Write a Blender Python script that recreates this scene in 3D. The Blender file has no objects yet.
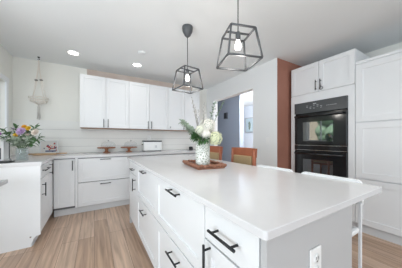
import bpy, bmesh, math, random
from mathutils import Vector, Matrix
random.seed(7)
R = math.radians
S = bpy.context.scene
COL = S.collection

# ------------------------------------------------------------------ camera
cam_d = bpy.data.cameras.new('camera'); cam = bpy.data.objects.new('camera', cam_d); COL.objects.link(cam)
cam.location = (0, 0, 1.159); cam.rotation_euler = (R(90), 0, R(-30.664))
cam_d.sensor_width = 36; cam_d.lens = 179.75 / 402 * 36; cam_d.shift_y = 5.53 / 402
cam_d.clip_start = 0.02
S.camera = cam
# ------------------------------------------------------------------ world, lights, exposure
W = bpy.data.worlds.new('world'); S.world = W; W.use_nodes = True
bg = W.node_tree.nodes['Background']; bg.inputs[0].default_value = (0.82, 0.91, 1.0, 1); bg.inputs[1].default_value = 0.78
S.view_settings.view_transform = 'Standard'; S.view_settings.look = 'None'
S.view_settings.gamma = 1; S.view_settings.use_curve_mapping = False
S.view_settings.exposure = 0.27

def area(name, loc, target, sx, sy, power, color):
    d = bpy.data.lights.new(name, 'AREA'); d.shape = 'RECTANGLE'; d.size = sx; d.size_y = sy
    d.energy = power; d.color = color
    o = bpy.data.objects.new(name, d); COL.objects.link(o); o.location = loc
    o.rotation_euler = (Vector(target) - Vector(loc)).to_track_quat('-Z', 'Y').to_euler()
    return o
area('rear_fill', (0.0, -6.2, 1.4), (0.4, 2.0, 1.3), 5.0, 2.2, 132, (0.84, 0.93, 1.0))  # unseen fill panel added behind the camera to light the room
area('kitchen_window_daylight', (-2.3, 3.1, 3.0), (-0.6, 2.8, 1.0), 1.6, 0.8, 60, (0.75, 0.88, 1.0))
area('side_fill', (-3.0, -0.6, 1.3), (0.6, 2.1, 1.1), 2.6, 1.9, 27, (0.72, 0.86, 1.0))  # cool fill added out of view for the left-facing fronts
sd = bpy.data.lights.new('sun', 'SUN'); sd.energy = 9; sd.angle = R(2); so_ = bpy.data.objects.new('sun', sd); COL.objects.link(so_)
so_.rotation_euler = Vector((-0.62, 0.0, -0.78)).to_track_quat('-Z', 'Y').to_euler()
area('hall_fill', (4.4, 3.0, 2.3), (4.6, 5.4, 1.2), 0.9, 0.9, 110, (0.88, 0.94, 1.0))  # unseen fill added under the hall ceiling to brighten the hall
area('ceiling_fill', (-1.6, 0.2, 1.1), (-1.0, 0.9, 2.48), 1.4, 1.2, 38, (0.93, 0.97, 1.0))  # added uplight, out of view, brightening the ceiling for soft fill

def spot(name, loc, power):
    d = bpy.data.lights.new(name, 'SPOT'); d.energy = power; d.spot_size = R(130); d.spot_blend = 1; d.shadow_soft_size = 0.12; d.color = (1, 0.975, 0.94)
    o = bpy.data.objects.new(name, d); COL.objects.link(o); o.location = loc
for q in ((0.30, 0.85, 2.45), (1.25, 0.50, 2.45), (-0.42, 1.35, 2.45), (1.9, 0.6, 2.45)): spot('overhead_fill', q, 10)  # unseen overhead lamps added to brighten worktop and floor

# ------------------------------------------------------------------ materials
def mat(name, col, rough=0.5, metal=0.0, **kw):
    m = bpy.data.materials.new(name); m.use_nodes = True
    nt = m.node_tree; b = nt.nodes['Principled BSDF']
    b.inputs['Base Color'].default_value = (*col, 1); b.inputs['Roughness'].default_value = rough
    b.inputs['Metallic'].default_value = metal
    if 'trans' in kw: b.inputs['Transmission Weight'].default_value = kw['trans']
    if 'alpha' in kw: b.inputs['Alpha'].default_value = kw['alpha']
    if 'spec' in kw: b.inputs['Specular IOR Level'].default_value = kw['spec']
    if 'ior' in kw: b.inputs['IOR'].default_value = kw['ior']
    if 'emit' in kw:
        b.inputs['Emission Color'].default_value = (*kw['emit'], 1); b.inputs['Emission Strength'].default_value = kw.get('es', 1)
    if 'noise' in kw:      # (second colour, scale, amount)
        c2, sc, am = kw['noise']
        n = nt.nodes.new('ShaderNodeTexNoise'); n.inputs['Scale'].default_value = sc; n.inputs['Detail'].default_value = 4
        tc = nt.nodes.new('ShaderNodeTexCoord'); nt.links.new(tc.outputs['Object'], n.inputs['Vector'])
        if 'stretch' in kw:
            mp = nt.nodes.new('ShaderNodeMapping'); mp.inputs['Scale'].default_value = kw['stretch']
            nt.links.new(tc.outputs['Object'], mp.inputs['Vector']); nt.links.new(mp.outputs['Vector'], n.inputs['Vector'])
        mx = nt.nodes.new('ShaderNodeMix'); mx.data_type = 'RGBA'
        rp = nt.nodes.new('ShaderNodeValToRGB'); rp.color_ramp.elements[0].position = 0.5 - am; rp.color_ramp.elements[1].position = 0.5 + am
        nt.links.new(n.outputs['Fac'], rp.inputs['Fac'])
        mx.inputs[6].default_value = (*col, 1); mx.inputs[7].default_value = (*c2, 1)
        nt.links.new(rp.outputs['Color'], mx.inputs[0]); nt.links.new(mx.outputs[2], b.inputs['Base Color'])
    return m

M = {}
M['cab'] = mat('cabinet_paint', (0.80, 0.81, 0.82), 0.38)
M['cab_body'] = mat('shaded_carcass', (0.13, 0.135, 0.14), 0.5)  # carcass colour darkened so the gaps between fronts look shaded
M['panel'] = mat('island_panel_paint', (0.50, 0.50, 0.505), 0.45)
M['quartz'] = mat('white_quartz', (0.69, 0.685, 0.69), 0.16, noise=((0.66, 0.655, 0.665), 9, 0.3))
M['black'] = mat('black_metal', (0.012, 0.013, 0.015), 0.4, 0.3)
M['cage'] = mat('cage_metal', (0.085, 0.09, 0.097), 0.45, 0.1)
M['chrome'] = mat('chrome', (0.6, 0.61, 0.62), 0.2, 1)
M['wall'] = mat('wall_paint', (0.82, 0.81, 0.76), 0.7)
M['wallr'] = mat('wall_paint_cool', (0.83, 0.835, 0.835), 0.7)
M['wallleft'] = mat('wall_paint_left', (0.83, 0.83, 0.79), 0.7)
M['board'] = mat('board_paint', (0.80, 0.795, 0.765), 0.5)
M['gap'] = mat('board_gap', (0.42, 0.42, 0.42), 0.8)
M['ceil'] = mat('ceiling_paint', (0.84, 0.865, 0.875), 0.85)
M['trim'] = mat('trim_paint', (0.84, 0.86, 0.88), 0.4)
M['toe'] = mat('toe_paint', (0.66, 0.67, 0.68), 0.5)
M['brownwall'] = mat('bare_brown_wall', (0.37, 0.165, 0.115), 0.75, noise=((0.29, 0.12, 0.08), 3, 0.3))
M['band'] = mat('bare_tan_wall', (0.56, 0.44, 0.37), 0.8, noise=((0.66, 0.58, 0.52), 5, 0.25))
M['under'] = mat('cabinet_underside', (0.42, 0.27, 0.19), 0.6)
M['grayblue'] = mat('hall_grey_paint', (0.29, 0.32, 0.37), 0.7)
M['hallwhite'] = mat('hall_white_paint', (0.74, 0.78, 0.84), 0.7)
M['white'] = mat('white_plastic', (0.86, 0.86, 0.85), 0.35)
M['stool'] = mat('white_lacquer', (0.86, 0.87, 0.88), 0.3)
M['bronze'] = mat('oven_black', (0.012, 0.013, 0.015), 0.12)
M['ovengrey'] = mat('oven_graphite', (0.07, 0.075, 0.08), 0.25)
M['glassblack'] = mat('oven_glass', (0.02, 0.025, 0.028), 0.03, spec=1.0, ior=2.1)
M['print'] = mat('oven_print', (0.45, 0.46, 0.47), 0.5)
M['rack'] = mat('oven_rack', (0.10, 0.09, 0.085), 0.3, 0.5)
M['wood'] = mat('orange_wood', (0.34, 0.105, 0.045), 0.35, noise=((0.24, 0.065, 0.028), 14, 0.3), stretch=(1, 1, 0.2))
M['traywood'] = mat('tray_wood', (0.33, 0.145, 0.085), 0.6, noise=((0.17, 0.07, 0.04), 40, 0.3))
M['standwood'] = mat('stand_wood', (0.38, 0.17, 0.085), 0.5, noise=((0.24, 0.09, 0.045), 20, 0.3))
M['lightwood'] = mat('light_wood', (0.55, 0.37, 0.23), 0.55)
M['beige'] = mat('beige_fabric', (0.40, 0.29, 0.16), 0.9, noise=((0.33, 0.23, 0.12), 120, 0.3))
M['rope'] = mat('cotton_rope', (0.80, 0.74, 0.67), 0.95)
M['rope_grey'] = mat('grey_cotton', (0.60, 0.58, 0.55), 0.95)
M['bead'] = mat('grey_bead', (0.25, 0.24, 0.22), 0.6)
M['glass'] = mat('clear_glass', (0.93, 0.97, 0.97), 0.03, trans=1.0, ior=1.3)
M['pane'] = mat('window_glass', (0.95, 0.98, 1.0), 0.0, alpha=0.06)
M['dome'] = mat('dome_glass', (0.55, 0.60, 0.62), 0.08, alpha=0.13)
M['water'] = mat('vase_water', (0.70, 0.78, 0.76), 0.05, trans=0.9, ior=1.33)
M['bulb'] = mat('lit_bulb', (1, 1, 1), 0.3, emit=(1.0, 0.96, 0.9), es=9)
M['lens'] = mat('lit_lens', (1, 1, 1), 0.3, emit=(1.0, 0.98, 0.94), es=5)
M['stem'] = mat('stem_green', (0.09, 0.17, 0.06), 0.6)
M['leaf'] = mat('leaf_green', (0.035, 0.10, 0.03), 0.6, noise=((0.10, 0.20, 0.07), 30, 0.3))
M['sage'] = mat('leaf_sage', (0.30, 0.37, 0.27), 0.7, noise=((0.42, 0.48, 0.40), 40, 0.3))
M['grey_leaf'] = mat('leaf_grey', (0.22, 0.27, 0.22), 0.7)
M['twig'] = mat('grey_twig', (0.17, 0.15, 0.13), 0.8)
M['bud'] = mat('pale_bud', (0.55, 0.54, 0.52), 0.8)
M['hyd'] = mat('hydrangea_white', (0.80, 0.77, 0.74), 0.8, noise=((0.70, 0.68, 0.58), 60, 0.3))
M['hydgreen'] = mat('hydrangea_lime', (0.78, 0.78, 0.56), 0.8, noise=((0.66, 0.70, 0.44), 60, 0.3))
M['hydgreen2'] = mat('hydrangea_pale_green', (0.62, 0.65, 0.48), 0.8, noise=((0.78, 0.76, 0.68), 60, 0.3))
M['lilac'] = mat('petal_lilac', (0.62, 0.45, 0.68), 0.7)
M['purple'] = mat('petal_purple', (0.45, 0.12, 0.50), 0.7)
M['yellow'] = mat('petal_yellow', (0.85, 0.58, 0.04), 0.7)
M['amber'] = mat('petal_amber', (0.82, 0.42, 0.03), 0.7)
M['peach'] = mat('petal_peach', (0.72, 0.60, 0.53), 0.7)
M['cream'] = mat('petal_cream', (0.78, 0.70, 0.62), 0.7)
M['red'] = mat('berry_red', (0.40, 0.05, 0.05), 0.6)
M['navy'] = mat('dark_blue_grey', (0.10, 0.12, 0.20), 0.6)
M['paper'] = mat('paper', (0.62, 0.60, 0.58), 0.8)
M['artblue'] = mat('pale_blue_paper', (0.50, 0.60, 0.64), 0.8)
M['hedge'] = mat('hedge_leaves', (0.20, 0.36, 0.22), 0.8, noise=((0.36, 0.50, 0.34), 5, 0.3))
M['fence'] = mat('beige_siding', (0.62, 0.54, 0.42), 0.8)
M['lawn'] = mat('lawn', (0.12, 0.22, 0.07), 0.9)
M['lantern'] = mat('chalk_white', (0.76, 0.77, 0.77), 0.6)

def vase_mat():
    m = mat('lattice_glass', (0.8, 0.8, 0.76), 0.25)
    nt = m.node_tree; b = nt.nodes['Principled BSDF']
    v = nt.nodes.new('ShaderNodeTexVoronoi'); v.feature = 'DISTANCE_TO_EDGE'; v.inputs['Scale'].default_value = 56
    tc = nt.nodes.new('ShaderNodeTexCoord'); nt.links.new(tc.outputs['Object'], v.inputs['Vector'])
    rp = nt.nodes.new('ShaderNodeValToRGB')
    rp.color_ramp.elements[0].position = 0.10; rp.color_ramp.elements[0].color = (0.76, 0.76, 0.72, 1)
    rp.color_ramp.elements[1].position = 0.24; rp.color_ramp.elements[1].color = (0.30, 0.32, 0.25, 1)
    nt.links.new(v.outputs['Distance'], rp.inputs['Fac']); nt.links.new(rp.outputs['Color'], b.inputs['Base Color'])
    return m
M['lattice'] = vase_mat()
M['vaseglass'] = mat('green_grey_glass', (0.55, 0.62, 0.62), 0.05, alpha=0.25)
M['vasewater'] = mat('vase_water_grey', (0.33, 0.42, 0.40), 0.1, alpha=0.30)

def floor_mat():
    m = mat('plank_floor', (0.4, 0.3, 0.2), 0.33)
    nt = m.node_tree; b = nt.nodes['Principled BSDF']; L = nt.links.new
    tc = nt.nodes.new('ShaderNodeTexCoord')
    mp = nt.nodes.new('ShaderNodeMapping'); mp.inputs['Rotation'].default_value = (0, 0, R(90)); L(tc.outputs['Object'], mp.inputs['Vector'])
    br = nt.nodes.new('ShaderNodeTexBrick'); L(mp.outputs['Vector'], br.inputs['Vector'])
    br.inputs['Scale'].default_value = 1.0; br.inputs['Brick Width'].default_value = 1.25; br.inputs['Row Height'].default_value = 0.155
    br.inputs['Mortar Size'].default_value = 0.0014; br.inputs['Mortar Smooth'].default_value = 0.1; br.offset = 0.37; br.offset_frequency = 3
    br.inputs['Color1'].default_value = (0, 0, 0, 1); br.inputs['Color2'].default_value = (1, 1, 1, 1); br.inputs['Mortar'].default_value = (0.5, 0.5, 0.5, 1)
    rp = nt.nodes.new('ShaderNodeValToRGB'); cr = rp.color_ramp
    cr.elements[0].position = 0; cr.elements[0].color = (0.43, 0.30, 0.215, 1)
    cr.elements[1].position = 1; cr.elements[1].color = (0.56, 0.42, 0.325, 1)
    e = cr.elements.new(0.35); e.color = (0.45, 0.32, 0.24, 1)
    e = cr.elements.new(0.7); e.color = (0.52, 0.385, 0.295, 1)
    L(br.outputs['Color'], rp.inputs['Fac'])
    n = nt.nodes.new('ShaderNodeTexNoise'); mp2 = nt.nodes.new('ShaderNodeMapping'); mp2.inputs['Scale'].default_value = (34, 1.6, 1)
    L(tc.outputs['Object'], mp2.inputs['Vector']); L(mp2.outputs['Vector'], n.inputs['Vector']); n.inputs['Scale'].default_value = 1; n.inputs['Detail'].default_value = 6
    n.inputs['Distortion'].default_value = 0.6
    r2 = nt.nodes.new('ShaderNodeValToRGB'); r2.color_ramp.elements[0].position = 0.3; r2.color_ramp.elements[0].color = (0.74, 0.70, 0.67, 1)
    r2.color_ramp.elements[1].position = 0.65; r2.color_ramp.elements[1].color = (1.25, 1.22, 1.17, 1)
    L(n.outputs['Fac'], r2.inputs['Fac'])
    mx = nt.nodes.new('ShaderNodeMix'); mx.data_type = 'RGBA'; mx.blend_type = 'MULTIPLY'; mx.inputs[0].default_value = 1
    L(rp.outputs['Color'], mx.inputs[6]); L(r2.outputs['Color'], mx.inputs[7])
    m3 = nt.nodes.new('ShaderNodeMix'); m3.data_type = 'RGBA'; m3.inputs[7].default_value = (0.08, 0.055, 0.04, 1)
    L(br.outputs['Fac'], m3.inputs[0]); L(mx.outputs[2], m3.inputs[6]); L(m3.outputs[2], b.inputs['Base Color'])
    return m
M['floor'] = floor_mat()

# ------------------------------------------------------------------ mesh helpers
def box(bm, x0, x1, y0, y1, z0, z1, mi=0, bev=0.0):
    vs = [bm.verts.new(p) for p in ((x0,y0,z0),(x1,y0,z0),(x1,y1,z0),(x0,y1,z0),(x0,y0,z1),(x1,y0,z1),(x1,y1,z1),(x0,y1,z1))]
    fs = [bm.faces.new([vs[i] for i in f]) for f in ((0,3,2,1),(4,5,6,7),(0,1,5,4),(1,2,6,5),(2,3,7,6),(3,0,4,7))]
    for f in fs: f.material_index = mi
    if bev:
        es = list({e for f in fs for e in f.edges})
        bmesh.ops.bevel(bm, geom=es, offset=bev, segments=2, affect='EDGES', profile=0.5)
def tube(bm, pts, r, seg=8, mi=0, cap=True, closed=False):
    pts = [Vector(p) for p in pts]; n = len(pts); rings = []
    rs = r if isinstance(r, (list, tuple)) else [r] * n
    prev = None
    for i, p in enumerate(pts):
        a = pts[(i - 1) % n] if (closed or i > 0) else p
        b = pts[(i + 1) % n] if (closed or i < n - 1) else p
        t = (b - a).normalized()
        u = t.orthogonal().normalized() if prev is None else (prev - t * prev.dot(t)).normalized()
        prev = u; v = t.cross(u)
        rings.append([bm.verts.new(p + (u * math.cos(2*math.pi*k/seg) + v * math.sin(2*math.pi*k/seg)) * rs[i]) for k in range(seg)])
    m = n if closed else n - 1
    for i in range(m):
        A, B = rings[i], rings[(i + 1) % n]
        for k in range(seg):
            f = bm.faces.new((A[k], A[(k+1)%seg], B[(k+1)%seg], B[k])); f.material_index = mi; f.smooth = True
    if cap and not closed:
        bm.faces.new(rings[0][::-1]).material_index = mi; bm.faces.new(rings[-1]).material_index = mi
def lathe(bm, prof, seg=24, c=(0,0,0), mi=0):
    rings = []
    for r, z in prof:
        rings.append([bm.verts.new((c[0] + max(r,1e-5)*math.cos(2*math.pi*k/seg), c[1] + max(r,1e-5)*math.sin(2*math.pi*k/seg), c[2] + z)) for k in range(seg)])
    for A, B in zip(rings, rings[1:]):
        for k in range(seg):
            f = bm.faces.new((A[k], A[(k+1)%seg], B[(k+1)%seg], B[k])); f.material_index = mi; f.smooth = True
    if prof[0][0] > 1e-4: bm.faces.new(rings[0][::-1]).material_index = mi
    if prof[-1][0] > 1e-4: bm.faces.new(rings[-1]).material_index = mi
def ball(bm, c, r, sub=1, mi=0, sc=(1,1,1)):
    mtx = Matrix.Translation(c) @ Matrix.Diagonal((r*sc[0], r*sc[1], r*sc[2], 1))
    g = bmesh.ops.create_icosphere(bm, subdivisions=sub, radius=1, matrix=mtx)
    for f in {f for v in g['verts'] for f in v.link_faces}: f.smooth = True; f.material_index = mi
def leaf(bm, p, d, L, w, mi=0, droop=0.25):
    p = Vector(p); d = Vector(d).normalized()
    s = d.cross(Vector((random.uniform(-.4,.4), random.uniform(-.4,.4), 1))).normalized(); u = s.cross(d)
    a = p; b = p + d*L*0.35; c = p + d*L*0.75 - u*L*droop*0.4; e = p + d*L - u*L*droop
    P = [a, b + s*w*.5 + u*w*.15, c + s*w*.38 + u*w*.1, e, c - s*w*.38 + u*w*.1, b - s*w*.5 + u*w*.15, b, c]
    V = [bm.verts.new(q) for q in P]
    for f in ((0,6,1),(1,6,7,2),(2,7,3),(3,7,4),(4,7,6,5),(5,6,0)):
        bm.faces.new([V[i] for i in f]).material_index = mi
def mesh(name, bm, m, parent=None, loc=None):
    me = bpy.data.meshes.new(name)
    bmesh.ops.recalc_face_normals(bm, faces=bm.faces[:])
    bm.to_mesh(me); bm.free()
    for q in (m if isinstance(m, (list, tuple)) else [m]): me.materials.append(M[q])
    o = bpy.data.objects.new(name, me); COL.objects.link(o)
    if parent: o.parent = parent
    if loc: o.location = loc
    return o
def thing(name, label, cat, loc=(0,0,0), rz=0.0, group=None):
    o = bpy.data.objects.new(name, None); COL.objects.link(o); o.empty_display_size = 0.05
    o.location = loc; o.rotation_euler = (0, 0, rz); return tag(o, label, cat, group)
def tag(o, label, cat, group=None):
    o['label'] = label; o['category'] = cat
    if group: o['group'] = group
    return o
def struct(name, bm, m, parent=None):
    o = mesh(name, bm, m, parent)
    if not parent: o['kind'] = 'structure'
    return o
def B(): return bmesh.new()
def bx(name, dims, m, parent=None, bev=0.0):
    b = B(); box(b, *dims, bev=bev); return mesh(name, b, m, parent)

# ------------------------------------------------------------------ the setting
H = 2.48; YB = 3.983; XL = -1.12; XR = 2.536
b = B(); box(b, -3.0, 6.0, -6.5, 7.2, -0.05, 0); struct('floor', b, 'floor')
b = B(); box(b, -3.0, 6.0, -6.5, 7.2, H, H + 0.08); struct('ceiling', b, 'ceil')
b = B(); box(b, XL - 0.12, XR + 0.12, YB, YB + 0.12, 0, H); struct('wall_back', b, 'wall')
# shiplap boards behind the counter
b = B()
box(b, XL, XR, YB - 0.006, YB - 0.001, 0.914, 1.485, 1)
for z0, z1 in ((0.916, 1.033), (1.037, 1.183), (1.187, 1.332), (1.336, 1.485)): box(b, XL, XR, YB - 0.014, YB - 0.004, z0, z1, 0)
struct('trim_1', b, ['board', 'gap'])
# bare strip of wall over the upper cabinets
b = B(); box(b, -0.12, 2.10, YB - 0.004, YB - 0.0005, 2.2, H - 0.001); struct('trim_2', b, 'band')
# left wall with window opening
wy0, wy1, wz0, wz1 = 2.84, 3.70, 1.10, 2.0
b = B()
box(b, XL - 0.12, XL, 1.9, wy0, 0, H); box(b, XL - 0.12, XL, wy1, YB, 0, H)
box(b, XL - 0.12, XL, wy0, wy1, 0, wz0); box(b, XL - 0.12, XL, wy0, wy1, wz1, H)
struct('wall_left', b, 'wallleft')
wf = B()
t = 0.07
box(wf, XL, XL + 0.018, wy0 - t, wy0, wz0 - 0.02, wz1 + t); box(wf, XL, XL + 0.018, wy1, wy1 + t, wz0 - 0.02, wz1 + t)
box(wf, XL, XL + 0.022, wy0 - t - 0.01, wy1 + t + 0.01, wz1, wz1 + t); box(wf, XL - 0.1, XL + 0.04, wy0 - t - 0.01, wy1 + t + 0.01, wz0 - 0.03, wz0)
for (y0, y1, z0, z1) in ((wy0, wy0+.035, wz0, wz1), (wy1-.035, wy1, wz0, wz1), (wy0+.035, wy1-.035, wz0, wz0+.035), (wy0+.035, wy1-.035, wz1-.035, wz1), ((wy0+wy1)/2-.015, (wy0+wy1)/2+.015, wz0+.035, wz1-.035)):
    box(wf, XL - 0.09, XL - 0.05, y0, y1, z0, z1)
win = struct('window_1', wf, 'trim')
bx('pane', (XL - 0.073, XL - 0.068, wy0 + .03, wy1 - .03, wz0 + .03, wz1 - .03), 'pane', win)
# right wall with the opening to the hall
oy0, oy1, oz = 2.384, 3.665, 2.11
b = B()
box(b, XR, XR + 0.12, 1.871, oy0, 0, H); box(b, XR, XR + 0.12, oy1, YB, 0, H); box(b, XR, XR + 0.12, oy0, oy1, oz, H)
struct('wall_right', b, 'wallr')
b = B(); box(b, XR + 0.006, 3.6, 1.868, 1.892, 0, H - .001); struct('wall_alcove', b, 'brownwall')
b = B(); box(b, 3.58, 3.70, -6.5, 1.868, 0, H - .001); struct('wall_pantry', b, 'wall')
# hall beyond
b = B(); box(b, 3.70, 3.86, 4.0, 7.1, 0, H - .001); struct('wall_hall', b, 'grayblue')
b = B(); box(b, 5.2, 5.3, 1.9, 7.1, 0, H - .001); struct('wall_hall_far', b, 'hallwhite')
b = B(); box(b, XR + 0.12, 5.3, 7.1, 7.2, 0, H - .001); struct('wall_hall_end', b, 'hallwhite')
b = B(); box(b, XR + 0.12, XR + 0.24, YB + 0.0, 7.1, 0, H - .001); struct('wall_hall_side', b, 'hallwhite')
# outside the kitchen window
b = B(); box(b, -7.0, -3.05, 1.0, 9.0, -0.3, -0.05); struct('ground_outside', b, 'lawn')
b = B()
for k in range(70):
    ball(b, (-4.6 + random.uniform(-.3, .3), random.uniform(2.6, 4.9), random.uniform(-.2, 2.9)), random.uniform(.25, .5), 2)
tag(mesh('hedge', b, 'hedge'), 'green leafy hedge outside the kitchen window', 'hedge')
b = B()
for k in range(16): box(b, -5.6, -5.5 - 0.004*(k % 2), 5.0, 9.0, -0.1 + k*.2, 0.095 + k*.2)
tag(mesh('neighbour_wall', b, 'fence'), 'beige siding wall outside the kitchen window behind the hedge', 'wall')

# ------------------------------------------------------------------ cabinet builders (front faces local -y, at y = 0)
def handle(parent, x, z, L, vertical, y=0.0, r=0.0055):
    b = B(); off = y - 0.034
    if vertical: tube(b, [(x, off, z - L/2), (x, off, z + L/2)], r, 10)
    else: tube(b, [(x - L/2, off, z), (x + L/2, off, z)], r, 10)
    for s in (-1, 1):
        q = s * L * 0.36
        p = (x, z + q) if vertical else (x + q, z)
        tube(b, [(p[0], off, p[1]), (p[0], y + 0.0005, p[1])], r * 0.85, 8)
    return mesh('handle', b, 'black', parent)
def shaker(bm, x0, x1, z0, z1, rail=0.058, th=0.019, rec=0.009):
    o = [(x0, z0), (x1, z0), (x1, z1), (x0, z1)]
    i = [(x0+rail, z0+rail), (x1-rail, z0+rail), (x1-rail, z1-rail), (x0+rail, z1-rail)]
    j = [(x0+rail+.002, z0+rail+.002), (x1-rail-.002, z0+rail+.002), (x1-rail-.002, z1-rail-.002), (x0+rail+.002, z1-rail-.002)]
    V = lambda P, y: [bm.verts.new((p[0], y, p[1])) for p in P]
    e = .0015
    oo = [(x0+e, z0+e), (x1-e, z0+e), (x1-e, z1-e), (x0+e, z1-e)]
    bk, o1, o2, i1, j1 = V(o, th), V(o, e), V(oo, 0), V(i, 0), V(j, rec)
    for A, C in ((bk, o1), (o1, o2), (o2, i1), (i1, j1)):
        for k in range(4): bm.faces.new((A[k], A[(k+1)%4], C[(k+1)%4], C[k]))
    bm.faces.new(j1); bm.faces.new(bk[::-1])
def flat(bm, x0, x1, z0, z1): box(bm, x0, x1, 0, 0.019, z0, z1, bev=0.0015)
def front(parent, kind, x0, x1, z0, z1, shape='shaker', h=None, rail=0.058):
    g = 0.0028; b = B()
    (shaker(b, x0+g, x1-g, z0+g, z1-g, rail) if shape == 'shaker' else flat(b, x0+g, x1-g, z0+g, z1-g))
    o = mesh(kind, b, 'cab', parent)
    if h: handle(o, *h)
    return o
def cabinet(name, label, loc, rz, w, d, z0, z1, group, toe=True, cat='cabinet', bodymat='cab_body'):
    r = thing(name, label, cat, loc, rz, group)
    bx('body', (0.0008, w - 0.0008, 0.0205, d, z0, z1), bodymat, r)
    if toe: bx('toe_kick', (0.0008, w - 0.0008, 0.055, 0.07, 0, z0 - 0.0005), 'toe', r)
    return r
CT = 0.914; CU = 0.873

# ---- back run of base cabinets
Yf = 3.37
G = 'white base cabinets along the back wall'
c = cabinet('base_cabinet', 'white corner base cabinet with one narrow door, between the left run and the drawer unit', (-0.52, Yf, 0), 0, 0.2975, 0.60, 0.105, CU, G)
front(c, 'door', 0.0, 0.262, 0.135, CU - 0.012, h=(0.232, 0.765, 0.15, True))
bx('filler', (0.264, 0.2965, 0.002, 0.019, 0.107, CU - 0.002), 'cab', c)
def drawers2(label, x, w, n=None):
    c = cabinet('base_cabinet', label, (x, Yf, 0), 0, w, 0.60, 0.105, CU, G)
    front(c, 'drawer', 0, w, 0.485, CU - 0.012, h=(w/2, 0.838, 0.16, False))
    front(c, 'drawer', 0, w, 0.108, 0.480, h=(w/2, 0.442, 0.16, False))
    return c
drawers2('white two-drawer base cabinet under the cake stands, right of the corner cabinet', -0.222, 0.762)
drawers2('white two-drawer base cabinet under the toaster on the back wall', 0.541, 0.762)
drawers2('white base cabinet against the back wall, hidden mostly by the island vase', 1.304, 0.62)
drawers2('white base cabinet at the right end of the back counter', 1.925, 0.60)

# ---- left run
Xl = -0.522
c = cabinet('base_cabinet', 'white base cabinet ending the left run, one drawer over one door, beside a large plain end panel', (Xl, 2.628, 0), R(90), 0.46, 0.57, 0.105, CU, 'white base cabinets of the left run')
front(c, 'drawer', 0, 0.46, 0.715, CU - 0.012, 'flat', h=(0.24, 0.80, 0.30, False))
front(c, 'door', 0, 0.46, 0.108, 0.711, 'flat', h=(0.10, 0.582, 0.155, True))
c['label'] = 'white base cabinet ending the left run, with one drawer over one door'
c2 = cabinet('base_cabinet', 'narrow white corner base cabinet with a single door, deep in the left corner', (Xl, 3.0885, 0), R(90), 0.262, 0.57, 0.105, CU, 'white base cabinets of the left run')
front(c2, 'door', 0, 0.258, 0.108, CU - 0.012, 'flat', h=(0.045, 0.765, 0.15, True))
ep = B()
pts = [(XL + .004, 0), (-0.585, 0), (-0.585, 0.02), (-0.575, 0.07), (-0.548, 0.108), (-0.512, 0.112), (-0.512, CU), (XL + .004, CU)]
fr = [ep.verts.new((x, 2.606, z)) for x, z in pts]; bk = [ep.verts.new((x, 2.626, z)) for x, z in pts]
ep.faces.new(fr); ep.faces.new(bk[::-1])
for k in range(len(pts)): ep.faces.new((fr[k], fr[(k+1) % len(pts)], bk[(k+1) % len(pts)], bk[k]))
o = mesh('end_panel', ep, 'cab'); tag(o, 'large plain white end panel closing the left cabinet run, facing the camera', 'panel')
bx('screw_cap', (-0.60, -0.586, 2.602, 2.607, 0.10, 0.112), 'chrome', o)

# ---- L-shaped worktop
b = B()
P = [(XL + .002, 2.594), (-0.502, 2.594), (-0.502, 3.345), (XR - .002, 3.345), (XR - .002, YB - .016), (XL + .002, YB - .016)]
lo = [b.verts.new((x, y, CU + 0.0005)) for x, y in P]; up = [b.verts.new((x, y, CT)) for x, y in P]
b.faces.new(lo[::-1]); b.faces.new(up)
for k in range(6): b.faces.new((lo[k], lo[(k+1) % 6], up[(k+1) % 6], up[k]))
bmesh.ops.bevel(b, geom=[e for e in b.edges if e.verts[0].co.z > CT - .001 and e.verts[1].co.z > CT - .001], offset=0.004, segments=2, affect='EDGES')
tag(mesh('worktop', b, 'quartz'), 'white L-shaped stone worktop running along the left and back walls', 'worktop')

# ---- upper cabinets
Yu = 3.627; x = -0.212
labs = ['leftmost white double-door wall cabinet over the cake stands', 'middle white double-door wall cabinet over the toaster', 'rightmost white double-door wall cabinet behind the lower pendant lamp']
for k in range(3):
    w = 0.776 if k < 3 else 0.762
    r = thing('wall_cabinet', labs[k], 'cabinet', (x, Yu, 0), 0, 'white wall cabinets over the back counter')
    bx('body', (0.0008, w - 0.0008, 0.0205, YB - Yu - 0.007, 1.366, 2.262), 'cab', r)
    bx('underside', (0.004, w - 0.004, 0.024, YB - Yu - 0.02, 1.358, 1.3655), 'under', r)
    for s in (0, 1):
        front(r, 'door', s*w/2, (s+1)*w/2, 1.368, 2.268, h=(w/2 + (-0.034 if s == 0 else 0.034), 1.447, 0.15, True))
    if k == 2:
        bb = B(); box(bb, 0.035, 0.065, -0.02, -0.0005, 1.40, 1.435, bev=.004); mesh('latch', bb, 'chrome', r)
    x += w

# ---- island cabinets (front faces the left, -X)
Xf = 0.419
GI = 'white cabinets of the island'
def island_cab(label, y0, y1):
    return cabinet('island_cabinet', label, (Xf, y1, 0), R(-90), y1 - y0, 0.55, 0.105, 0.885, GI, toe=True)
def big2(label, y0, y1, hy):
    w = y1 - y0; c = island_cab(label, y0, y1); hx = y1 - hy
    front(c, 'drawer', 0, w, 0.53, 0.876, h=(hx, 0.845, 0.16, False))
    front(c, 'drawer', 0, w, 0.108, 0.526, h=(hx, 0.455, 0.16, False))
c = island_cab('nearest narrow white island cabinet, drawer over a door, black bar handles', 0.368, 0.675); w = 0.307
front(c, 'drawer', 0, w, 0.727, 0.876, 'flat', h=(w/2 + 0.003, 0.80, 0.155, False))
front(c, 'door', 0, w, 0.108, 0.723, h=(0.045, 0.645, 0.16, True), rail=.052)
big2('white island cabinet with two deep drawers, second from the near corner', 0.675, 1.405, 1.005)
big2('white island cabinet with two deep drawers, beside the far end cabinet', 1.405, 2.14, 1.775)
c = island_cab('far end white island cabinet, small drawer over a door with an upright handle', 2.14, 2.645); w = 0.505
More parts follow.
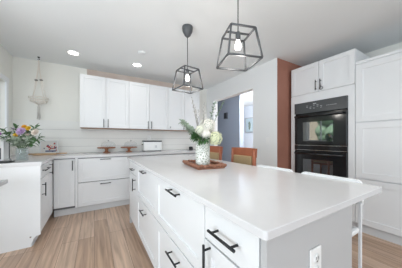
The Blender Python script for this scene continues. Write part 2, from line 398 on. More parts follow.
front(c, 'drawer', 0, w, 0.727, 0.876, 'flat', h=(0.30, 0.79, 0.16, False))
front(c, 'door', 0, w, 0.108, 0.723, 'flat', h=(w - 0.088, 0.625, 0.145, True))
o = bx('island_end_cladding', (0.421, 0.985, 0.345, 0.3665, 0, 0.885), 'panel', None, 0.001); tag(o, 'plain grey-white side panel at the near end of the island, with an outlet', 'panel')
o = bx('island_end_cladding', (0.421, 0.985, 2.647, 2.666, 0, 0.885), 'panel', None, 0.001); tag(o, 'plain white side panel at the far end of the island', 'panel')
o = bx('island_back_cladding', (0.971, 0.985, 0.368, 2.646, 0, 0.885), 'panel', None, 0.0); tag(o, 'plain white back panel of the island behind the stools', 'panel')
b = B()
def rrect(x0, x1, y0, y1, r, n=6):
    out = []
    for cx, cy, a0 in ((x1-r, y1-r, 0), (x0+r, y1-r, 90), (x0+r, y0+r, 180), (x1-r, y0+r, 270)):
        for k in range(n + 1): a = R(a0 + 90*k/n); out.append((cx + r*math.cos(a), cy + r*math.sin(a)))
    return out
rings = []
for inset, z in ((.0015, .888), (0, .8895), (0, CT - .002), (.002, CT)):
    rings.append([b.verts.new((x, y, z)) for x, y in rrect(.389 + inset, 1.284 - inset, .321 + inset, 2.69 - inset, .012)])
for A, C in zip(rings, rings[1:]):
    for k in range(len(A)): b.faces.new((A[k], A[(k+1) % len(A)], C[(k+1) % len(A)], C[k]))
b.faces.new(rings[0][::-1]); b.faces.new(rings[-1])
tag(mesh('island_worktop', b, 'quartz'), 'large white stone worktop of the kitchen island', 'worktop')
# outlet on the side panel
def outlet(label, loc, rz, sockets=2, m='white'):
    r = thing('electrical_outlet', label, 'outlet', loc, rz)
    b = B(); box(b, -.036, .036, -.006, 0, -.058, .058, bev=.003); mesh('cover_plate', b, m, r)
    if sockets:
        for s in (-1, 1):
            b = B(); lathe(b, [(0, 0), (.0165, 0), (.0165, .002), (0, .002)], 16)
            for v in b.verts: v.co = Vector((v.co.x, -.0061 - v.co.z, v.co.y + s*.021))
            q = mesh('socket', b, m, r)
            b = B()
            for dx in (-.006, .006): box(b, dx - .001, dx + .001, -.0092, -.0082, s*.021 - .001, s*.021 + .008)
            box(b, -.002, .002, -.0092, -.0082, s*.021 - .011, s*.021 - .007)
            mesh('slot', b, 'black', q)
    else:
        b = B(); box(b, -.012, .012, -.010, -.0061, -.025, .025, bev=.002); mesh('rocker', b, m, r)
    return r
outlet('white double outlet on the near side panel of the island', (0.675, 0.3445, 0.718), 0)
outlet('white double outlet on the backsplash behind the toaster', (1.03, YB - .0145, 1.19), 0)
outlet('white light switch plate on the wall beside the hall opening', (XR - .0005, 2.05, 1.134), R(-90), 0)

# ---- oven cabinet, pantry
Xo = 2.84; w = 1.822 - 0.964
c = thing('oven_cabinet', 'tall white cabinet housing the black double oven', 'cabinet', (Xo, 1.822, 0), R(-90))
ox0, ox1, oz0, oz1 = w - (1.747 - .964) , w - (1.037 - .964), 0.42, 1.735
b = B()
box(b, .0008, w - .0008, .0205, .62, oz1 + .002, 2.318); box(b, .0008, w - .0008, .0205, .62, .105, oz0 - .002)
box(b, .0008, ox0 - .002, .0205, .62, oz0 - .002, oz1 + .002); box(b, ox1 + .002, w - .0008, .0205, .62, oz0 - .002, oz1 + .002)
mesh('body', b, 'cab', c)
b = B()
box(b, .001, ox0 - .002, 0, .02, oz0 - .006, 1.862); box(b, ox1 + .002, w - .001, 0, .02, oz0 - .006, 1.862); box(b, ox0 - .002, ox1 + .002, 0, .02, oz1 + .002, 1.862)
mesh('face_frame', b, 'cab', c)
bx('toe_kick', (.001, w - .001, .05, .065, 0, .104), 'toe', c)
for s in (0, 1):
    front(c, 'door', s*w/2, (s+1)*w/2, 1.868, 2.318, h=(w/2 + (-.032 if s == 0 else .032), 1.965, 0.15, True))
front(c, 'drawer', 0, w, .108, oz0 - .01, 'flat', h=(w/2, .36, .16, False))
b = B(); tube(b, [(w/2 + .045 + .022*math.cos(a), -.03, 1.905 + .022*math.sin(a)) for a in [k*math.pi/6 for k in range(12)]], .004, 6, closed=True)
tube(b, [(w/2 + .04, -.034, 1.925), (w/2 + .036, -.036, 1.97)], .005, 6)
tag(mesh('child_lock', b, 'ovengrey'), 'small grey strap lock looped on the right upper oven cabinet handle', 'lock')
lk = bpy.data.objects['child_lock']; lk.location = (Xo, 1.822, 0); lk.rotation_euler = (0, 0, R(-90))
# double oven
ow = ox1 - ox0
ov = thing('double_wall_oven', 'black built-in double wall oven in the tall white cabinet', 'oven', (Xo, 1.822, 0), R(-90))
bx('casing', (ox0, ox1, .004, .55, oz0, oz1), 'bronze', ov)
def ovenface(x0, x1, y, z0, z1, name, m, parent, bev=.004, th=.03): return bx(name, (x0, x1, y, y + th, z0, z1), m, parent, bev)
cp = ovenface(ox0, ox1, -.030, 1.565, 1.733, 'control_panel', 'ovengrey', ov)
for k in range(5):
    for j in range(3):
        if (k + j) % 3: bx('button', (ox0 + .19 + k*.05, ox0 + .215 + k*.05, -.0312, -.0302, 1.625 + j*.022, 1.631 + j*.022), 'print', cp)
bx('clock_display', (ox0 + .29, ox0 + .335, -.0312, -.0302, 1.69, 1.70), 'print', cp)
for k in range(6): bx('button', (ox0 + .47 + k*.022, ox0 + .482 + k*.022, -.0312, -.0302, 1.64, 1.646), 'print', cp)
def oven_door(z0, z1, wz0, wz1, hz):
    d = ovenface(ox0 + .003, ox1 - .003, -.028, z0, z1, 'oven_door', 'bronze', ov)
    wx0, wx1 = 1.822 - 1.608, 1.822 - 1.196
    bx('oven_glass', (wx0, wx1, -.0300, -.0282, wz0, wz1), 'glassblack', d)
    b = B()
    tube(b, [(ox0 + .03, -.072, hz), (ox1 - .03, -.072, hz)], .014, 12)
    for q in (ox0 + .06, ox1 - .06): box(b, q - .012, q + .012, -.07, -.028, hz - .011, hz + .011)
    mesh('handle', b, 'bronze', d)
    return d
oven_door(1.085, 1.545, 1.135, 1.425, 1.515)
oven_door(0.50, 0.985, 0.62, 0.86, 0.945)
bx('vent_strip', (ox0, ox1, -.024, .004, .99, 1.08), 'bronze', ov, .002)
b = B()
for q in (.997, 1.068): box(b, ox0, ox1, -.0262, -.0242, q, q + .006)
mesh('trim_strip', b, 'chrome', ov)
# pantry
def pantry(label, y0, y1):
    w = y1 - y0; c = thing('pantry_cabinet', label, 'cabinet', (Xo + .003, y1, 0), R(-90), 'tall white pantry cabinets')
    bx('body', (.0008, w - .0008, .0205, .60, .105, 2.105), 'cab', c)
    bx('top_trim', (.0008, w - .0008, 0.004, .60, 2.1055, 2.14), 'cab', c, .002)
    bx('toe_kick', (.001, w - .001, .04, .055, 0, .104), 'toe', c)
    front(c, 'door', 0, w, 1.375, 2.103, rail=.07); front(c, 'door', 0, w, .678, 1.371, rail=.07); front(c, 'door', 0, w, .108, .674, rail=.07)
pantry('tall white pantry cabinet directly beside the double oven', 0.34, 0.963)
pantry('tall white pantry cabinet at the right edge of the view', -0.40, 0.339)

# ------------------------------------------------------------------ white stools
def white_stool(label, yc):
    r = thing('counter_stool', label, 'stool', (1.30, yc, 0), 0, 'white stools tucked under the island')
    hw = 0.172
    b = B(); box(b, -.302, -.022, -hw, hw, .635, .668, bev=.012); mesh('seat', b, 'stool', r)
    for sx, sy in ((-.28, -1), (-.28, 1)):
        b = B(); box(b, sx - .0125, sx + .0125, sy*(hw-.02) - .0125, sy*(hw-.02) + .0125, 0, .634, bev=.002); mesh('leg', b, 'stool', r)
    for sy in (-1, 1):
        b = B(); box(b, -.020, -.005, sy*(hw-.003) - .007, sy*(hw-.003) + .007, 0, .80, bev=.002); mesh('leg', b, 'stool', r)
    b = B(); N = 14; top, bot = .927, .79
    prof = []
    rad = .03
    for k in range(5): a = math.pi/2*k/4; prof.append((-hw - .004 + rad - rad*math.cos(a), top - rad + rad*math.sin(a)))
    prof2 = [(-y, z) for y, z in prof[::-1]]
    ol = [(-hw - .004, bot)] + prof + prof2 + [(hw + .004, bot)]
    A = [b.verts.new((-.004, y, z)) for y, z in ol]; C = [b.verts.new((.016, y, z)) for y, z in ol]
    b.faces.new(A); b.faces.new(C[::-1])
    for k in range(len(ol)): b.faces.new((A[k], A[(k+1) % len(ol)], C[(k+1) % len(ol)], C[k]))
    mesh('backrest', b, 'stool', r)
    for z in (.20, .34):
        b = B(); box(b, -.267, -.021, -hw + .01, -hw + .022, z, z + .02); mesh('stretcher', b, 'stool', r)
        b = B(); box(b, -.267, -.021, hw - .022, hw - .01, z, z + .02); mesh('stretcher', b, 'stool', r)
    b = B(); box(b, -.29, -.27, -hw + .034, hw - .034, .26, .28); mesh('foot_rest', b, 'stool', r)
white_stool('white low-backed counter stool nearest the camera at the island', 0.583)
white_stool('white low-backed counter stool between the near stool and the wooden chairs', 1.0)

# ------------------------------------------------------------------ wooden counter chairs
def wood_chair():
    r = thing('counter_chair', 'orange-brown wooden counter chair with beige back pad beside the white stools', 'chair', (1.40, 1.468, 0), 0, 'wooden chairs at the island')
    hw = .185
    for sy in (-1, 1):
        b = B(); tube(b, [(.06, sy*(hw-.02), 0), (.005, sy*(hw-.02), .35), (0, sy*(hw-.02), .64), (0.0, sy*(hw-.02), .85), (.012, sy*(hw-.02), 1.05)], [.017, .02, .022, .021, .018], 8); mesh('leg', b, 'wood', r)
        b = B(); tube(b, [(-.385, sy*(hw-.02), 0), (-.37, sy*(hw-.02), .615)], [.016, .021], 8); mesh('leg', b, 'wood', r)
        b = B(); box(b, -.37, 0, sy*(hw-.02) - .009, sy*(hw-.02) + .009, .30, .33); mesh('stretcher', b, 'wood', r)
    b = B(); box(b, -.395, .01, -hw, hw, .615, .65, bev=.006); mesh('seat_frame', b, 'wood', r)
    b = B(); box(b, -.385, -.02, -hw + .012, hw - .012, .652, .69, bev=.015); mesh('seat_pad', b, 'beige', r)
    b = B()
    for z0, z1, th in ((.975, 1.066, .026),):
        N = 10
        ring = []
        for k in range(N + 1):
            y = -hw + 2*hw*k/N; xo = .018*(1 - (y/hw)**2); zt = z1 + .004*(1 - (y/hw)**2)
            ring.append([b.verts.new(q) for q in ((xo - .004, y, z0), (xo - .004 + th, y, z0), (xo + .002 + th, y, zt), (xo + .002, y, zt))])
        for A, C in zip(ring, ring[1:]):
            for k in range(4): b.faces.new((A[k], A[(k+1) % 4], C[(k+1) % 4], C[k]))
        b.faces.new(ring[0][::-1]); b.faces.new(ring[-1])
    mesh('crest_rail', b, 'wood', r)
    b = B(); box(b, -.014, .018, -hw + .047, hw - .047, .74, .985, bev=.012); mesh('back_pad', b, 'beige', r)
    b = B(); box(b, -.008, .016, -hw + .03, hw - .03, .70, .737); mesh('lower_rail', b, 'wood', r)
    b = B(); box(b, -.385, -.37, -hw + .03, hw - .03, .24, .27); mesh('foot_rest', b, 'wood', r)
    return r
def dup(root, loc, label):
    r = root.copy(); COL.objects.link(r); r.location = loc; r['label'] = label
    for ch in list(root.children):
        c = ch.copy(); COL.objects.link(c); c.parent = r
        for g in ch.children:
            d = g.copy(); COL.objects.link(d); d.parent = c
    return r
wc = wood_chair()
dup(wc, (1.40, 2.04, 0), 'orange-brown wooden counter chair with beige back pad, partly behind the flower vase')

# ------------------------------------------------------------------ small table at the left edge
r = thing('side_table', 'corner of a pale grey-white table at the left edge of the photo', 'table', (-0.593, 2.02, 0))
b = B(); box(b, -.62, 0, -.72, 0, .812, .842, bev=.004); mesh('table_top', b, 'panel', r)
for q in ((-.58, -.68), (-.16, -.68), (-.58, -.06), (-.16, -.06)):
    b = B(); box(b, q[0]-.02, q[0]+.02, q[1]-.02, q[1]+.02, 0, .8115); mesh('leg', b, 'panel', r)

# ------------------------------------------------------------------ ceiling things
def downlight(label, x, y):
    r = thing('recessed_downlight', label, 'ceiling light', (x, y, H), 0, 'recessed downlights')
    b = B(); lathe(b, [(.066, -.0005), (.088, -.0005), (.086, -.006), (.066, -.004)], 32)
    mesh('trim_ring', b, 'white', r)
    b = B(); lathe(b, [(0, -.004), (.065, -.004), (.065, -.0005), (0, -.0005)], 32); mesh('lens', b, 'lens', r)
    d = bpy.data.lights.new('downlight_beam', 'SPOT'); d.energy = 3.2; d.spot_size = R(140); d.spot_blend = 1; d.shadow_soft_size = .07; d.color = (1, .96, .9)
    o = bpy.data.objects.new('downlight_beam', d); COL.objects.link(o); o.location = (0, 0, -.02); o.parent = r
downlight('left recessed downlight in the ceiling above the corner', -.274, 3.347)
downlight('right recessed downlight in the ceiling near the wall cabinets', .649, 3.316)
b = B(); lathe(b, [(0, 0), (.055, 0), (.055, -.012), (.045, -.018), (0, -.018)], 28)
o = mesh('smoke_detector', b, 'ceil', None, (0.62, 2.80, H)); tag(o, 'small flat white ceiling disc above the right downlight', 'detector')

def pendant(label, x, y, rot, group='black cage pendant lamps'):
    r = thing('pendant_lamp', label, 'lamp', (x, y, H), rot, group)
    b = B(); lathe(b, [(0, 0), (.062, 0), (.064, -.015), (.058, -.055), (.035, -.10), (.012, -.122), (0, -.124)], 28); mesh('canopy', b, 'cage', r)
    zt, zb = 1.975 - H, 1.746 - H
    b = B(); tube(b, [(0, 0, -.12), (0, 0, zt + .004)], .004, 8); mesh('cord', b, 'black', r)
    b = B(); a, c = .094, .128; e = .0082
    def bar(p, q): tube(b, [p, q], e, 4)
    T = [(-a, -a, zt), (a, -a, zt), (a, a, zt), (-a, a, zt)]; Bo = [(-c, -c, zb), (c, -c, zb), (c, c, zb), (-c, c, zb)]
    for k in range(4): bar(T[k], T[(k+1) % 4]); bar(Bo[k], Bo[(k+1) % 4]); bar(T[k], Bo[k])
    bar((-a, 0, zt), (a, 0, zt)); mesh('cage', b, 'cage', r)
    b = B(); lathe(b, [(0, zt + .01), (.012, zt + .01), (.019, zt - .005), (.019, zt - .055), (0, zt - .055)], 16); so = mesh('socket', b, 'cage', r)
    b = B(); lathe(b, [(0, zt - .05), (.013, zt - .055), (.014, zt - .07), (.023, zt - .09), (.025, zt - .105), (.019, zt - .122), (0, zt - .130)], 20); mesh('bulb', b, 'bulb', r)
    d = bpy.data.lights.new('bulb_glow', 'POINT'); d.energy = 3.8; d.shadow_soft_size = .05; d.color = (1, .95, .88)
    o = bpy.data.objects.new('bulb_glow', d); COL.objects.link(o); o.location = (0, 0, zb - .02); o.parent = r
pendant('near black open-frame cage pendant lamp with lit bulb, higher in the view', .948, 1.042, R(-18))
pendant('far black open-frame cage pendant lamp with lit bulb and visible ceiling canopy', .94, 1.896, R(6))

# macrame hanger
r = thing('macrame_hanger', 'cream macrame plant hanger hanging from a ceiling hook in the left corner', 'macrame hanger', (-.767, 3.80, H))
b = B(); tube(b, [(0, 0, 0), (0, 0, -.02), (.012, 0, -.035), (0, 0, -.05), (-.012, 0, -.035)], .005, 6); lathe(b, [(0, 0), (.018, 0), (.014, -.012), (0, -.014)], 14); mesh('hook', b, 'black', r)
rt = Vector((.86, -.51, 0))
def q(dx, dz, dy=0): return Vector((0, 0, 0)) + rt*dx + Vector((0, dy, dz))
b = B()
for s in (-1, 1):
    for t_ in (-.006, .006):
        tube(b, [q(0, -.045), q(s*.008 + t_, -.18), q(s*.02 + t_, -.26), q(s*.04 + t_, -.365), q(s*.05 + t_*2, -.45), q(s*(.10 + t_*2) , -.655, t_*6)], .0045, 6)
mesh('cord', b, 'rope', r)
for s in (-1, 1):
    b = B(); ball(b, q(s*.04, -.37), .02, 2, 0, (1.2, 1, .8)); mesh('bead', b, 'bead', r)
b = B()
for rad, z in ((.12, -.655), (.10, -.715)):
    N = 40; pts = [q(0, z) + Vector((math.cos(a)*rad, math.sin(a)*rad, .006*math.sin(a*9))) for a in [2*math.pi*k/N for k in range(N)]]
    tube(b, pts, .006, 6, closed=True)
for k in range(12):
    a = 2*math.pi*k/12
    tube(b, [q(0, -.66) + Vector((math.cos(a)*.12, math.sin(a)*.12, 0)), q(0, -.685) + Vector((math.cos(a+.25)*.114, math.sin(a+.25)*.114, 0)), q(0, -.715) + Vector((math.cos(a)*.10, math.sin(a)*.10, 0)), q(0, -.765)], .004, 5)
mesh('basket', b, 'rope', r)
b = B()
for k in range(9):
    a = 2*math.pi*k/9; tube(b, [q(0, -.755), q(.0, -.80) + Vector((math.cos(a)*.012, math.sin(a)*.012, 0)), q(0, -.98 + .03*math.sin(k*2)) + Vector((math.cos(a)*.02, math.sin(a)*.02, 0))], .0045, 5)
mesh('tassel', b, 'rope_grey', r)

# ------------------------------------------------------------------ counter things, back wall
def cake_stand(label, x, y):
    r = thing('cake_stand', label, 'cake stand', (x, y, CT), 0, 'cake stands')
    b = B(); lathe(b, [(0, 0), (.065, 0), (.062, .012), (.03, .022), (.022, .045), (.035, .07), (.05, .078), (0, .08)], 24); mesh('pedestal', b, 'standwood', r)
    b = B(); lathe(b, [(0, .0805), (.145, .0805), (.154, .088), (.154, .100), (.145, .104), (0, .104)], 32); mesh('plate', b, 'standwood', r)
    dx, dy = .03, -.015
    b = B(); lathe(b, [(.125, .1045), (.126, .14), (.112, .18), (.07, .206), (0, .212)], 28, (dx, dy, 0)); d = mesh('glass_dome', b, 'dome', r)
    b = B(); ball(b, (dx, dy, .224), .013, 2); mesh('knob', b, 'chrome', d)
cake_stand('left wooden cake stand with glass dome on the back counter', .195, 3.80)
cake_stand('right wooden cake stand with glass dome, beside the toaster', .590, 3.79)
r = thing('toaster', 'boxy white toaster with black top and square dial on the back counter', 'toaster', (1.055, 3.83, CT))
b = B(); box(b, -.188, .188, -.085, .085, .012, .205, bev=.02); mesh('body', b, 'white', r)
b = B(); box(b, -.191, .191, -.088, .088, .196, .222, bev=.008); mesh('top', b, 'black', r)
b = B(); box(b, .03, .095, -.091, -.0852, .06, .135, bev=.003); d = mesh('dial', b, 'white', r)
b = B(); box(b, .042, .083, -.0925, -.0915, .072, .123); mesh('dial_face', b, 'toe', d)
b = B(); box(b, -.21, -.1885, -.015, .015, .13, .15, bev=.003); mesh('lever', b, 'black', r)
for q2 in (-.17, .17):
    b = B(); box(b, q2 - .015, q2 + .015, -.06, .06, 0, .0115); mesh('foot', b, 'black', r)
b = B(); lathe(b, [(0, 0), (.045, 0), (.048, .02), (.048, .06), (.042, .075), (0, .08)], 24)
tag(mesh('round_canister', b, 'black', None, (1.975, 3.80, CT)), 'small round black canister at the right end of the back counter', 'canister')

# serving board + framed print leaning behind it
r = thing('serving_board', 'long wooden serving board with thin handles at both ends, in the left corner', 'board', (-.665, 3.70, CT), R(-8))
b = B(); box(b, -.145, .145, -.05, .05, 0, .030, bev=.008); mesh('board', b, 'lightwood', r)
for s in (-1, 1):
    b = B(); tube(b, [(s*.14, 0, .018), (s*.28, 0, .022)], [.012, .009], 8); mesh('handle', b, 'lightwood', r)
r = thing('picture_frame', 'small white framed print of red flowers standing on the serving board', 'picture', (-.625, 3.715, CT + .0305), R(-8))
b = B()
box(b, -.118, -.105, 0, .02, 0, .20); box(b, .105, .118, 0, .02, 0, .20); box(b, -.105, .105, 0, .02, 0, .013); box(b, -.105, .105, 0, .02, .187, .20)
mesh('frame', b, 'toe', r)
p_ = bx('print', (-.105, .105, .012, .018, .013, .187), 'paper', r)
b = B()
for k in range(40):
    ball(b, (random.gauss(.018, .038), .011, .095 + random.gauss(0, .030)), random.uniform(.008, .020), 1, (0, 1, 2, 0, 3)[k % 5], (1, .12, 1))
box(b, -.05, .085, .0085, .0115, .018, .04, 1)
mesh('printed_flowers', b, ['red', 'navy', 'peach', 'print'], p_)

# lantern at the left edge
r = thing('lantern', 'white boxy lantern with a dark opening, at the left edge of the left counter', 'lantern', (-.945, 2.93, CT), 0)
b = B(); box(b, -.075, .075, -.075, .075, 0, .022, bev=.004)
for sx in (-1, 1): box(b, sx*.060 - .010, sx*.060 + .010, -.07, .07, .022, .225)
box(b, -.05, .05, -.07, .07, .150, .225); box(b, -.05, .05, .06, .07, .022, .150)
mesh('frame', b, 'lantern', r)
bx('lining', (-.0495, .0495, -.055, .0595, .0225, .1495), 'ovengrey', r)
b = B(); lathe(b, [(.105, .2255), (.108, .232), (.05, .262), (0, .268)], 4)
for v in b.verts: v.co = Matrix.Rotation(R(45), 3, 'Z') @ v.co
mesh('roof', b, 'lantern', r)
b = B(); lathe(b, [(0, 0), (.018, 0), (.02, .006), (.006, .012), (.006, .20), (.010, .215), (.010, .24), (0, .24)], 14)
o = mesh('candlestick', b, 'cage', None, (-.905, 3.12, CT)); tag(o, 'slim dark candlestick standing between the lantern and the flower vase', 'candlestick')
b = B(); lathe(b, [(0, 0), (.06, 0), (.085, .012), (.083, .015), (.058, .004), (0, .004)], 28)
tag(mesh('small_dish', b, 'ovengrey', None, (-.822, 2.70, CT)), 'small dark shallow dish in front of the white lantern', 'dish')

# ------------------------------------------------------------------ flowers
def bloom_petals(bm, c, r, rows, mi=0, mc=1):
    c = Vector(c); f = Vector((-.45, -.75, .45)).normalized()
    u = f.orthogonal().normalized(); v = f.cross(u)
    for k in range(rows):
        t = (k + .5)/rows; n = 14 - 2*k; el = t*1.15
        for j in range(n):
            a = 2*math.pi*(j + .5*k)/n
            d = (u*math.cos(a) + v*math.sin(a))*math.cos(el) + f*math.sin(el)
            L = r*(1 - .35*t); wv = f.cross(d).normalized()*L*.26; p = c + f*r*.15*k*.5
            V = [bm.verts.new(s) for s in (p, p + d*L*.6 + wv + f*L*.05, p + d*L + f*L*.12, p + d*L*.6 - wv + f*L*.05)]
            bm.faces.new(V).material_index = mi
    ball(bm, c + f*r*.30, r*.24, 2, mc)
def bloom_cluster(bm, c, r, n=110, mi=0):
    c = Vector(c); ball(bm, c, r*.70, 2, mi + 1)
    n = int(n*(r/.045)**1.3)
    for k in range(n):
        z = 1 - 2*(k + .5)/n; a = k*2.39996; s = math.sqrt(1 - z*z)
        d = Vector((s*math.cos(a), s*math.sin(a), z)); p = c + d*r*(random.uniform(.80, 1.0) + .08*math.sin(d.x*9)*math.sin(d.y*9 + d.z*7))
        u = d.orthogonal().normalized(); v = d.cross(u); a0 = random.uniform(0, 3); w = .0095
        for j in range(4):
            b0 = a0 + j*math.pi/2; e = u*math.cos(b0) + v*math.sin(b0); g = u*math.cos(b0 + .8) + v*math.sin(b0 + .8); h = u*math.cos(b0 - .8) + v*math.sin(b0 - .8)
            V = [bm.verts.new(q_) for q_ in (p, p + g*w*.7 + d*w*.2, p + e*w*1.15 + d*w*.1, p + h*w*.7 + d*w*.2)]
            bm.faces.new(V).material_index = mi
def rose(bm, c, r, mi=0):
    c = Vector(c)
    ball(bm, c, r*.55, 2, mi)
    for k in range(4):
        n = 5 + k
        for j in range(n):
            a = 2*math.pi*(j + .4*k)/n; rr = r*(.45 + .17*k); d = Vector((math.cos(a), math.sin(a), 0))
            t_ = Vector((-d.y, d.x, 0))*r*.42; base = c - Vector((0, 0, r*.4)); top = c + Vector((0, 0, r*(.55 - .15*k)))
            V = [bm.verts.new(q_) for q_ in (base, base*.5 + top*.5 + d*rr + t_, top + d*rr*1.05, base*.5 + top*.5 + d*rr - t_)]
            bm.faces.new(V).material_index = mi
rtv = Vector((.8602, -.51, 0)); dpv = Vector((.51, .8602, 0))
def path(a, b_, bend=.12, n=6):
    a, b_ = Vector(a), Vector(b_); out = []
    for k in range(n + 1):
        t = k/n; p = a.lerp(b_, t); p.z += bend*(b_ - a).length*math.sin(math.pi*t)*.5; out.append(p)
    return out
def flower(label, base, mouth, head, r, kind, m, mc='amber', leaves=2, group=None, lm='leaf'):
    t = thing('flower_stem', label, 'flower', base, 0, group)
    hd = Vector(head) - Vector(base); mo = Vector(mouth) - Vector(base)
    b = B(); tube(b, [Vector((0, 0, .006))] + [mo] + path(mo, hd, .1)[1:], .0028, 6); mesh('stem', b, 'stem', t)
    b = B()
    if kind == 'petals': bloom_petals(b, hd, r, 4); mesh('bloom', b, [m, mc], t)
    elif kind == 'cluster': bloom_cluster(b, hd, r); mesh('bloom', b, [m, 'sage'], t)
    else: rose(b, hd, r); mesh('bloom', b, m, t)
    if leaves:
        b = B()
        for k in range(leaves):
            p = mo.lerp(hd, random.uniform(.45, .9)); a = random.uniform(0, 6.28)
            leaf(b, p, (math.cos(a), math.sin(a), random.uniform(-.1, .7)), random.uniform(.06, .09), .030)
        mesh('leaves', b, lm, t)
    return t
def sprig(label, base, mouth, tip, n, L, w, m, group=None, stem='stem', bend=.1, spread=1.0):
    t = thing('leafy_sprig', label, 'sprig', base, 0, group)
    mo = Vector(mouth) - Vector(base); tp = Vector(tip) - Vector(base)
    P = path(mo, tp, bend, 8)
    b = B(); tube(b, [Vector((0, 0, .006))] + P, .0025, 6); mesh('stem', b, stem, t)
    b = B(); ax = (P[-1] - P[0]).normalized()
    for k in range(n):
        u = .12 + .88*k/(n - 1); i = min(int(u*8), 7); p = P[i].lerp(P[i+1], u*8 - i); a = k*2.4
        o_ = ax.orthogonal().normalized(); d = Matrix.Rotation(a, 3, ax) @ o_
        leaf(b, p, d*spread + ax*.75, L*random.uniform(.8, 1.15), w)
    leaf(b, P[-1], ax, L, w)
    mesh('leaves', b, m, t)

# bouquet in the left corner
vb = Vector((-.715, 2.825, CT))
r = thing('glass_vase', 'clear glass jar vase holding the yellow and lilac bouquet on the left counter', 'vase', vb)
b = B(); lathe(b, [(0, 0), (.048, 0), (.054, .008), (.055, .10), (.052, .13), (.054, .148), (.050, .148), (.048, .13), (.051, .10), (.050, .012), (0, .010)], 28); mesh('glass', b, 'vaseglass', r)
b = B(); lathe(b, [(0, .0125), (.0485, .0125), (.0495, .095), (0, .095)], 28); mesh('water', b, 'vasewater', r)
b = B(); tube(b, [(.0565*math.cos(2*math.pi*k/24), .0565*math.sin(2*math.pi*k/24), .108) for k in range(24)], .002, 6, closed=True); mesh('rim_wire', b, 'chrome', r)
mp_ = .0114
def LP(px, py, dd=0): return vb + rtv*(px - 21)*mp_ + Vector((0, 0, (161 - py)*mp_)) + dpv*dd
GB = 'flowers of the left corner bouquet'
def inb(): return vb + Vector((random.uniform(-.03, .03), random.uniform(-.03, .03), .014))
def mth(h): d = (Vector(h) - vb); d.z = 0; return vb + d*min(.25, .04/max(d.length, .01)) + Vector((0, 0, .15))
for lab, px, py, dd, rr, k, m, mc in (
    ('large lilac daisy-like bloom at the centre of the left bouquet', 25.2, 132, -.05, .055, 'petals', 'lilac', 'lilac'),
    ('bright yellow bloom low on the left side of the left bouquet', 18.6, 135.8, -.04, .034, 'petals', 'yellow', 'amber'),
    ('amber bloom at the top of the left bouquet, above the lilac one', 23.6, 127.2, .0, .034, 'petals', 'amber', 'yellow'),
    ('amber-yellow bloom at the top right of the left bouquet', 28.6, 128.6, -.01, .034, 'petals', 'yellow', 'amber'),
    ('cream-pink rose at the far right of the left bouquet', 36.5, 132.8, -.02, .048, 'petals', 'cream', 'peach'),
    ('small peach bud right of the lilac bloom', 30, 134.5, -.04, .022, 'rose', 'peach', None),
    ('small pale bloom low right of the lilac bloom', 27.5, 138.5, -.05, .02, 'rose', 'hyd', None),
    ('bright purple bloom at the far left of the left bouquet, above the lantern', 1.8, 134.2, -.03, .024, 'petals', 'purple', 'purple'),
    ('slim pinkish lilac bud at the upper left of the left bouquet', 10, 128.5, .02, .018, 'rose', 'lilac', None)):
    h = LP(px, py, dd); flower(lab, inb(), mth(h), h, rr, k, m, mc or 'amber', 4, GB)
for lab, px, py, dd, n in (('dark green sprig reaching left over the lantern in the left bouquet', 2, 131.5, -.0, 16), ('dark green sprig rising at upper left of the left bouquet', 12, 128, .03, 14),
    ('dark green sprig at upper right of the left bouquet beside the amber bloom', 33, 127.5, .02, 14), ('dark green sprig drooping right beneath the cream rose', 40.5, 139, -.03, 14),
    ('dark green sprig pointing right, low in the left bouquet', 32, 139, -.05, 12), ('dark green sprig between lilac and amber blooms of the left bouquet', 26, 131, .02, 12),
    ('short dark green sprig low at the front of the left bouquet', 18, 140, -.08, 12), ('short dark green sprig low at front right of the left bouquet', 24, 141, -.07, 12)):
    h = LP(px, py, dd); sprig(lab, inb(), mth(h), h, n + 3, .074, .040, 'leaf' if n > 12 else 'sage', 'greenery of the left corner bouquet')

# island vase on beaded tray
r = thing('wooden_tray', 'rectangular brown wooden tray with a beaded rim under the island vase', 'tray', (.865, 1.425, CT), R(-8))
hx, hy = .122, .195
b = B(); box(b, -hx, hx, -hy, hy, 0, .014, bev=.003); mesh('base', b, 'traywood', r)
b = B()
def beads(x0, y0, x1, y1):
    n = int(math.hypot(x1-x0, y1-y0)/.027)
    for k in range(n + 1):
        t = k/n; ball(b, (x0 + (x1-x0)*t, y0 + (y1-y0)*t, .026 + .003*math.sin(k*2.1)), .0165, 2, 0, (1, 1, .9))
for a_ in ((-hx, -hy, hx, -hy), (hx, -hy + .027, hx, hy - .027), (hx, hy, -hx, hy), (-hx, hy - .027, -hx, -hy + .027)): beads(*a_)
mesh('beaded_rim', b, 'traywood', r)
vb2 = Vector((.815, 1.345, CT + .0145))
r = thing('patterned_vase', 'tall cylinder vase with pale lattice pattern on the tray on the island', 'vase', vb2)
b = B(); lathe(b, [(0, 0), (.058, 0), (.062, .006), (.063, .222), (.059, .222), (.057, .01), (0, .008)], 36); mesh('vase_body', b, 'lattice', r)
mq = .00815
def IP(px, py, dd=0): return vb2 + rtv*(px - 202)*mq + Vector((0, 0, (168 - py)*mq)) + dpv*dd
def inb2(): return vb2 + Vector((random.uniform(-.03, .03), random.uniform(-.03, .03), .012))
def mth2(h): d = (Vector(h) - vb2); d.z = 0; return vb2 + d*min(.25, .045/max(d.length, .01)) + Vector((0, 0, .225))
GH = 'flowers of the island bouquet'
for lab, px, py, dd, rr, m in (
    ('large lime-white hydrangea drooping over the right rim of the island vase', 215.0, 138.5, -.04, .064, 'hydgreen'),
    ('large white hydrangea at the top of the island bouquet', 207.5, 125.5, .0, .072, 'hyd'),
    ('pale green-white hydrangea at the left of the island bouquet', 200.0, 130.0, -.02, .050, 'hydgreen2'),
    ('small white hydrangea at the front centre of the island bouquet', 205.5, 134, -.07, .042, 'hyd')):
    h = IP(px, py, dd); flower(lab, inb2(), mth2(h), h, rr, 'cluster', m, leaves=3, group=GH)
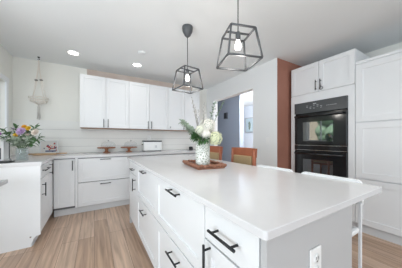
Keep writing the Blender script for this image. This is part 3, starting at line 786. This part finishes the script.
for lab, px, py, dd, n, L_, w_, m in (
    ('long thick sage-green sprig pointing left out of the island vase', 179.5, 120.5, .05, 56, .042, .034, 'sage'),
    ('dark green sprig low at the left of the island bouquet', 192.5, 136, -.02, 26, .055, .034, 'leaf'),
    ('dark green sprig over the front rim of the island vase', 199, 141, -.09, 14, .045, .024, 'leaf'),
    ('dark green sprig at the front right rim of the island vase', 205, 140.5, -.10, 12, .04, .022, 'leaf'),
    ('sage-green sprig leaning left behind the pale hydrangea', 188, 128, .02, 30, .046, .034, 'sage'),
    ('thin grey-green sprig rising right toward the hall opening', 215.5, 100, .06, 24, .03, .022, 'grey_leaf'),
    ('thin grey-green sprig arching right over the island bouquet', 226, 97, .10, 20, .026, .018, 'grey_leaf')):
    h = IP(px, py, dd); sprig(lab, inb2(), mth2(h), h, n, L_, w_, m, 'greenery of the island bouquet')
def willow(label, px, py, dd, side=None):
    base = inb2(); h = IP(px, py, dd); t = thing('budded_twig', label, 'twig', base, 0, 'budded twigs of the island bouquet')
    mo = mth2(h) - base; tp = h - base; P = path(mo, tp, .04, 10)
    b = B(); tube(b, [Vector((0, 0, .006))] + P, [.004] + [.004 - .00018*k for k in range(11)], 6)
    bs = list(P[4:])
    if side:
        s = h + rtv*side - Vector((0, 0, .02)) - base; tube(b, [P[6], P[6].lerp(s, .4) + rtv*side*.5, s], .0018, 6); bs += [P[6].lerp(s, k/5) + rtv*side*.3*math.sin(math.pi*k/5) for k in range(2, 6)]
    mesh('stem', b, 'twig', t)
    b = B()
    for p, p2 in zip(bs, bs[1:]):
        for k in range(2):
            c = p.lerp(p2, k/2) + Vector((random.uniform(-.004, .004), random.uniform(-.004, .004), 0))
            ball(b, c + rtv*.006*(-1)**k, .0056, 1, 0, (.9, .9, 1.5))
    mesh('buds', b, 'bud', t)
willow('tallest budded twig leaning left, reaching the far pendant lamp', 190.0, 94, .0, None)
willow('forked budded twig beside the tallest one in the island bouquet', 193.5, 104.5, .02, .03)
willow('straight budded twig rising at the centre of the island bouquet', 203.7, 99, .04, None)

# ------------------------------------------------------------------ hall things
r = thing('framed_picture', 'pale framed print on the bright far wall seen through the opening', 'picture', (5.199, 5.03, 1.43))
b = B(); hw = .24
for d in ((-.02, 0, -hw, -hw+.03, 0, .58), (-.02, 0, hw-.03, hw, 0, .58), (-.02, 0, -hw+.03, hw-.03, 0, .03), (-.02, 0, -hw+.03, hw-.03, .55, .58)): box(b, *d)
mesh('frame', b, 'print', r)
pp = bx('print', (-.012, -.002, -hw+.03, hw-.03, .03, .55), 'artblue', r)
b = B()
for k in range(14): ball(b, (-.013, .02 + .03*math.sin(k*1.7), .15 + k*.018), random.uniform(.028, .045), 1, 0, (.08, 1, 1))
mesh('printed_bird', b, 'grey_leaf', pp)
r = thing('wall_speaker', 'small square black box mounted high on the grey hall wall', 'speaker', (3.699, 4.62, 1.93))
b = B(); box(b, -.05, 0, -.075, .075, -.10, .10, bev=.006); mesh('casing', b, 'cage', r)
b = B(); box(b, -.054, -.0505, -.06, .06, -.085, .085); mesh('grille', b, 'black', r)
